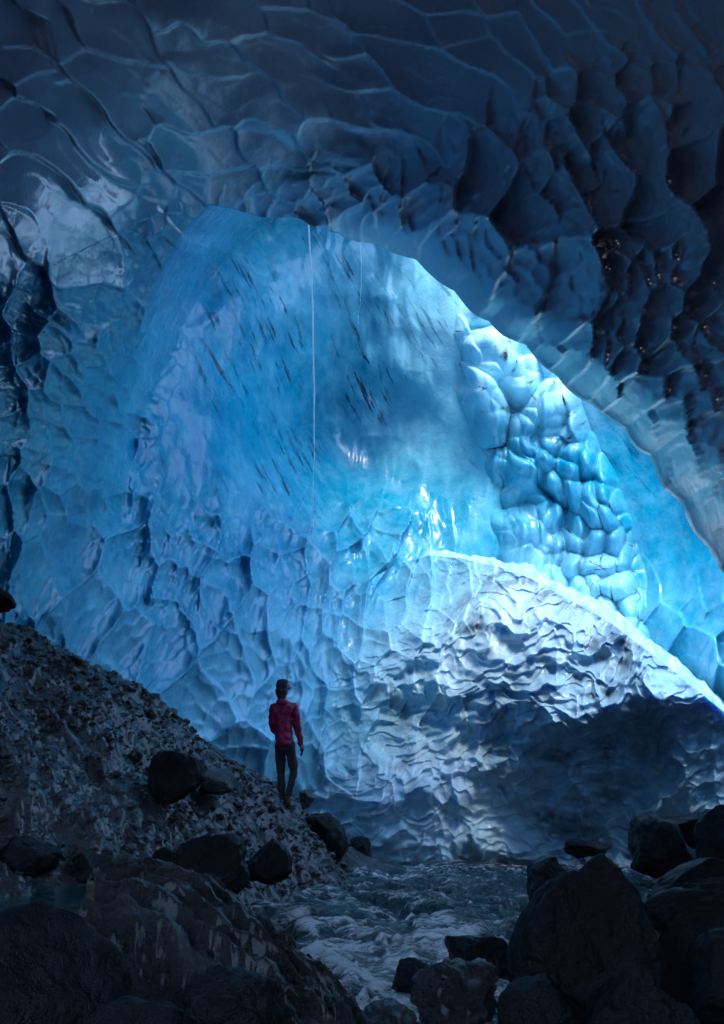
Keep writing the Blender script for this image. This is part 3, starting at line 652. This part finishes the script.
M['rubble'] = rock_material('rubble', (0.020, 0.021, 0.026), 0.16, coat=0.25)
build_rubble()

# ------------------------------------------------------------------ person
def cloth(name, c, rough=0.75, bump=0.004, sc=60):
    t = NT(name); n = t.noise(sc, 3, 0.6); w_ = t.noise(9, 3, 0.5)
    return t.out(Base_Color=t.mix(t.ramp(n, 0.3, 0.7), col(*[x*0.85 for x in c]), col(*[min(1, x*1.12) for x in c])), Roughness=rough, Normal=t.bump(t.math('ADD', t.math('MULTIPLY', n, 0.15), w_), bump*5, 0.8))
M['jacket'] = cloth('jacket_red', (0.34, 0.002, 0.075), 0.6); M['trousers'] = cloth('trousers', (0.022, 0.026, 0.035), 0.8)
M['boots'] = cloth('boots', (0.07, 0.02, 0.02), 0.6); M['hair'] = cloth('hair', (0.02, 0.013, 0.012), 0.5); M['skin'] = cloth('skin', (0.45, 0.26, 0.2), 0.5, 0.001)
M['beanie'] = cloth('beanie', (0.05, 0.055, 0.075), 0.9); M['band'] = cloth('band', (0.36, 0.38, 0.42), 0.9); M['glove'] = cloth('glove', (0.02, 0.02, 0.024), 0.8); M['sole'] = cloth('sole', (0.015, 0.015, 0.015), 0.7)
def skinned(name, chains, mat, sub=2, root=0):
    """chains of (x,y,z,rx,ry); a chain may start with an index tuple ('@', i) to branch from vertex i"""
    vs = []; rad = []; ed = []
    for ch in chains:
        prev = None
        for q in ch:
            if q[0] == '@': prev = q[1]; continue
            vs.append(q[:3]); rad.append((q[3], q[4] if len(q) > 4 else q[3])); i = len(vs)-1
            if prev is not None: ed.append((prev, i))
            prev = i
    me = bpy.data.meshes.new(name+'_cage'); me.from_pydata(vs, ed, []); ob = bpy.data.objects.new(name+'_cage', me); C.objects.link(ob)
    md = ob.modifiers.new('s', 'SKIN'); md.use_smooth_shade = True
    for i, s_ in enumerate(me.skin_vertices[0].data): s_.radius = rad[i]; s_.use_root = (i == root)
    sb = ob.modifiers.new('u', 'SUBSURF'); sb.levels = sub; sb.render_levels = sub
    dg = bpy.context.evaluated_depsgraph_get(); out = bpy.data.meshes.new_from_object(ob.evaluated_get(dg)); out.name = name
    bpy.data.objects.remove(ob); bpy.data.meshes.remove(me)
    out.materials.clear(); out.materials.append(mat)
    o = bpy.data.objects.new(name, out); C.objects.link(o)
    for p in out.polygons: p.use_smooth = True
    return o
def build_person():
    foot = at(282, 807, 12.0); gz = float(G(foot[0], foot[1]))
    # body, facing +y (into the cave), x to the right of the picture
    torso = [(0.02, 0, 0.95, .09, .07), (0.0, -.01, 1.06, .10, .075), (-.01, 0, 1.25, .12, .09), (-.012, 0, 1.38, .13, .085), (-.02, .0, 1.46, .055, .055), (-.03, .015, 1.52, .05, .05), (-.035, .03, 1.60, .078, .088), (-.035, .02, 1.665, .075, .085), (-.035, .01, 1.71, .045, .05)]
    hand_r = [('@', 3), (.13, 0, 1.38, .06), (.163, 0, 1.30, .05), (.185, .01, 1.10, .042), (.235, .05, .88, .03), (.245, .06, .83, .024), (.25, .068, .79, .03, .017)]
    arm_l = [('@', 3), (-.15, 0, 1.38, .06), (-.165, .02, 1.30, .05), (-.17, .04, 1.10, .042), (-.115, .20, 1.02, .032), (-.10, .24, 1.02, .025), (-.07, .27, 1.03, .03, .018)]
    leg_r = [('@', 0), (.09, 0, .84, .07), (.12, .01, .66, .058), (.148, .03, .49, .042), (.121, -.01, .32, .038), (.075, -.02, .11, .036), (.08, .02, .05, .035), (.12, .12, .03, .03, .04)]
    leg_l = [('@', 0), (-.045, 0, .84, .07), (-.042, .02, .68, .058), (-.035, .04, .49, .042), (-.02, .02, .32, .038), (.0, .0, .11, .036), (.0, .03, .05, .035), (-.01, .13, .03, .03, .04)]
    def fingers(base, wrist, down):
        out = []; b = Vector(base); d = Vector(down).normalized(); side = Vector((0.15, 1, 0)).normalized() if abs(d.z) > .7 else Vector((0.2, 0.1, 1)).normalized()
        for k, L in enumerate((.062, .072, .068, .052)):
            o = b+side*(0.021-0.014*k); c_ = Vector((-.25, 0.1, 0)) if abs(d.z) > .7 else Vector((0.1, -.1, -.4))
            out.append([(*o, .0085), (*(o+d*L*.45+c_*0.01), .008), (*(o+d*L*.78+c_*0.05), .0075), (*(o+d*L+c_*0.1), .006)])
        o = b+side*0.026-d*0.035; e = o+side*0.022+d*0.02; out.append([(*o, .010), (*e, .009), (*(e+d*0.026), .008)])
        return out
    person = skinned('person', [torso, hand_r, arm_l, leg_r, leg_l], M['skin'], 2)
    tag(person, 'person in magenta jacket, dark trousers and beanie, standing on the rocky slope', 'person')
    for base, dn in (((.253, .072, .775), (.05, .12, -1)), ((-.06, .285, 1.03), (.75, .55, 0))):
        for k, f_ in enumerate(fingers(base, None, dn)):
            o = skinned('finger' if k < 4 else 'thumb', [f_], M['glove'], 1); o.parent = person
        o = skinned('glove', [[(base[0]-dn[0]*.06, base[1]-dn[1]*.06, base[2]-dn[2]*.06, .027, .022), (base[0]-dn[0]*.03, base[1]-dn[1]*.03, base[2]-dn[2]*.03, .034, .02), (base[0]+dn[0]*.004, base[1]+dn[1]*.004, base[2]+dn[2]*.004, .033, .016)]], M['glove'], 2); o.parent = person
    jk = skinned('jacket', [[(.02, 0, .79, .172, .13), (.015, 0, .93, .172, .135), (0.0, -.01, 1.06, .162, .13), (-.01, 0, 1.24, .17, .13), (-.012, -.005, 1.37, .155, .12), (-.02, -.0, 1.455, .09, .085), (-.022, .0, 1.50, .082, .08)],
        [('@', 4), (.135, 0, 1.375, .078), (.165, 0, 1.30, .068), (.182, .01, 1.12, .064), (.235, .045, .90, .045), (.242, .055, .845, .043)],
        [('@', 4), (-.155, 0, 1.375, .078), (-.168, .02, 1.30, .068), (-.172, .04, 1.10, .064), (-.12, .19, 1.025, .046), (-.115, .225, 1.02, .043)]], M['jacket'], 3)
    jk.parent = person
    hd = skinned('hood', [[(-.10, -.055, 1.455, .045), (-.05, -.115, 1.44, .055), (.0, -.115, 1.44, .055), (.06, -.055, 1.458, .045)]], M['jacket'], 2); hd.parent = jk
    tr = skinned('trousers', [[(.02, 0, .96, .135, .11), (.02, 0, .86, .138, .11)], [('@', 1), (.085, 0, .80, .095), (.125, .01, .66, .084), (.150, .03, .49, .060), (.122, -.01, .32, .056), (.077, -.02, .14, .046)],
        [('@', 1), (-.045, 0, .80, .095), (-.04, .02, .68, .084), (-.035, .04, .49, .064), (-.02, .02, .32, .060), (.0, .0, .14, .046)]], M['trousers'], 2); tr.parent = person
    for (ax, ay, tx, ty) in ((.077, -.02, .15, .13), (.0, 0, -.02, .155)):
        b = skinned('boot', [[(ax, ay, .19, .052), (ax, ay, .10, .050), (ax+(tx-ax)*.1, ay-.01, .045, .046, .05)], [('@', 2), (ax+(tx-ax)*.55, ay+(ty-ay)*.55, .045, .044, .045), (tx, ty, .038, .036, .044)]], M['boots'], 2); b.parent = person
        s_ = skinned('sole', [[(ax-.005, ay-.035, .008, .044, .014), (ax+(tx-ax)*.5, ay+(ty-ay)*.5, .008, .05, .014), (tx, ty+.02, .008, .046, .014)]], M['sole'], 2); s_.parent = b
    hr = skinned('hair', [[(-.044, -.022, 1.66, .104, .10), (-.046, -.028, 1.60, .104, .095), (-.04, -.035, 1.54, .075, .06), (-.045, -.055, 1.48, .045, .038), (-.045, -.075, 1.42, .025, .022)]], M['hair'], 2); hr.parent = person
    bn = skinned('beanie', [[(-.033, .008, 1.63, .108, .112), (-.034, .004, 1.69, .112, .116), (-.036, -.002, 1.75, .098, .10), (-.037, -.004, 1.79, .06, .06)]], M['beanie'], 2); bn.parent = person
    bd = skinned('band', [[(-.012, .02, 1.62, .100, .108), (-.010, .02, 1.69, .108, .116), (-.014, .016, 1.74, .094, .10)]], M['band'], 2); bd.parent = bn
    nose = skinned('nose', [[(-.01, .10, 1.625, .014), (-.005, .125, 1.605, .013)]], M['skin'], 1); nose.parent = person
    for o_, amp in ((jk, 0.016), (tr, 0.011)):
        for v_ in o_.data.vertices:
            q = v_.co; k_ = mnoise.noise(Vector((q.x*9, q.y*9, q.z*16+q.x*9)))+0.6*mnoise.noise(Vector((q.x*22, q.y*22, q.z*34)))
            v_.co = q+v_.normal*amp*k_
    person.location = (foot[0], foot[1], gz-0.01); person.rotation_euler = (0, 0, R(-5)); person.scale = (0.92, 0.92, 0.92)
build_person()

# ------------------------------------------------------------------ light
w = bpy.data.worlds.new('World'); scene.world = w; w.use_nodes = True
sky = w.node_tree.nodes.new('ShaderNodeTexSky'); sky.sky_type = 'NISHITA'; sky.sun_disc = False
SUN_EL, SUN_AZ = R(52), R(173)
sky.ozone_density = 2.6; sky.dust_density = 0.2; sky.air_density = 1.2; sky.sun_elevation = SUN_EL; sky.sun_rotation = SUN_AZ
w.node_tree.links.new(sky.outputs[0], w.node_tree.nodes['Background'].inputs[0]); w.node_tree.nodes['Background'].inputs[1].default_value = 0.15
sl = bpy.data.lights.new('sun', 'SUN'); so = bpy.data.objects.new('sun', sl); C.objects.link(so)
sl.energy = 0.9; sl.angle = R(20); sl.color = (1.0, 0.95, 0.88)
sd = Vector((math.sin(SUN_AZ)*math.cos(SUN_EL), math.cos(SUN_AZ)*math.cos(SUN_EL), math.sin(SUN_EL)))
so.rotation_euler = sd.to_track_quat('Z', 'Y').to_euler()
scene.view_settings.view_transform = 'Standard'; scene.view_settings.look = 'None'; scene.view_settings.gamma = 1
scene.view_settings.exposure = 2.65
cy = scene.cycles
cy.max_bounces = 6; cy.diffuse_bounces = 5; cy.glossy_bounces = 3; cy.transmission_bounces = 4
cy.caustics_reflective = False; cy.caustics_refractive = False
cy.use_denoising = True
cy.sample_clamp_indirect = 6.0
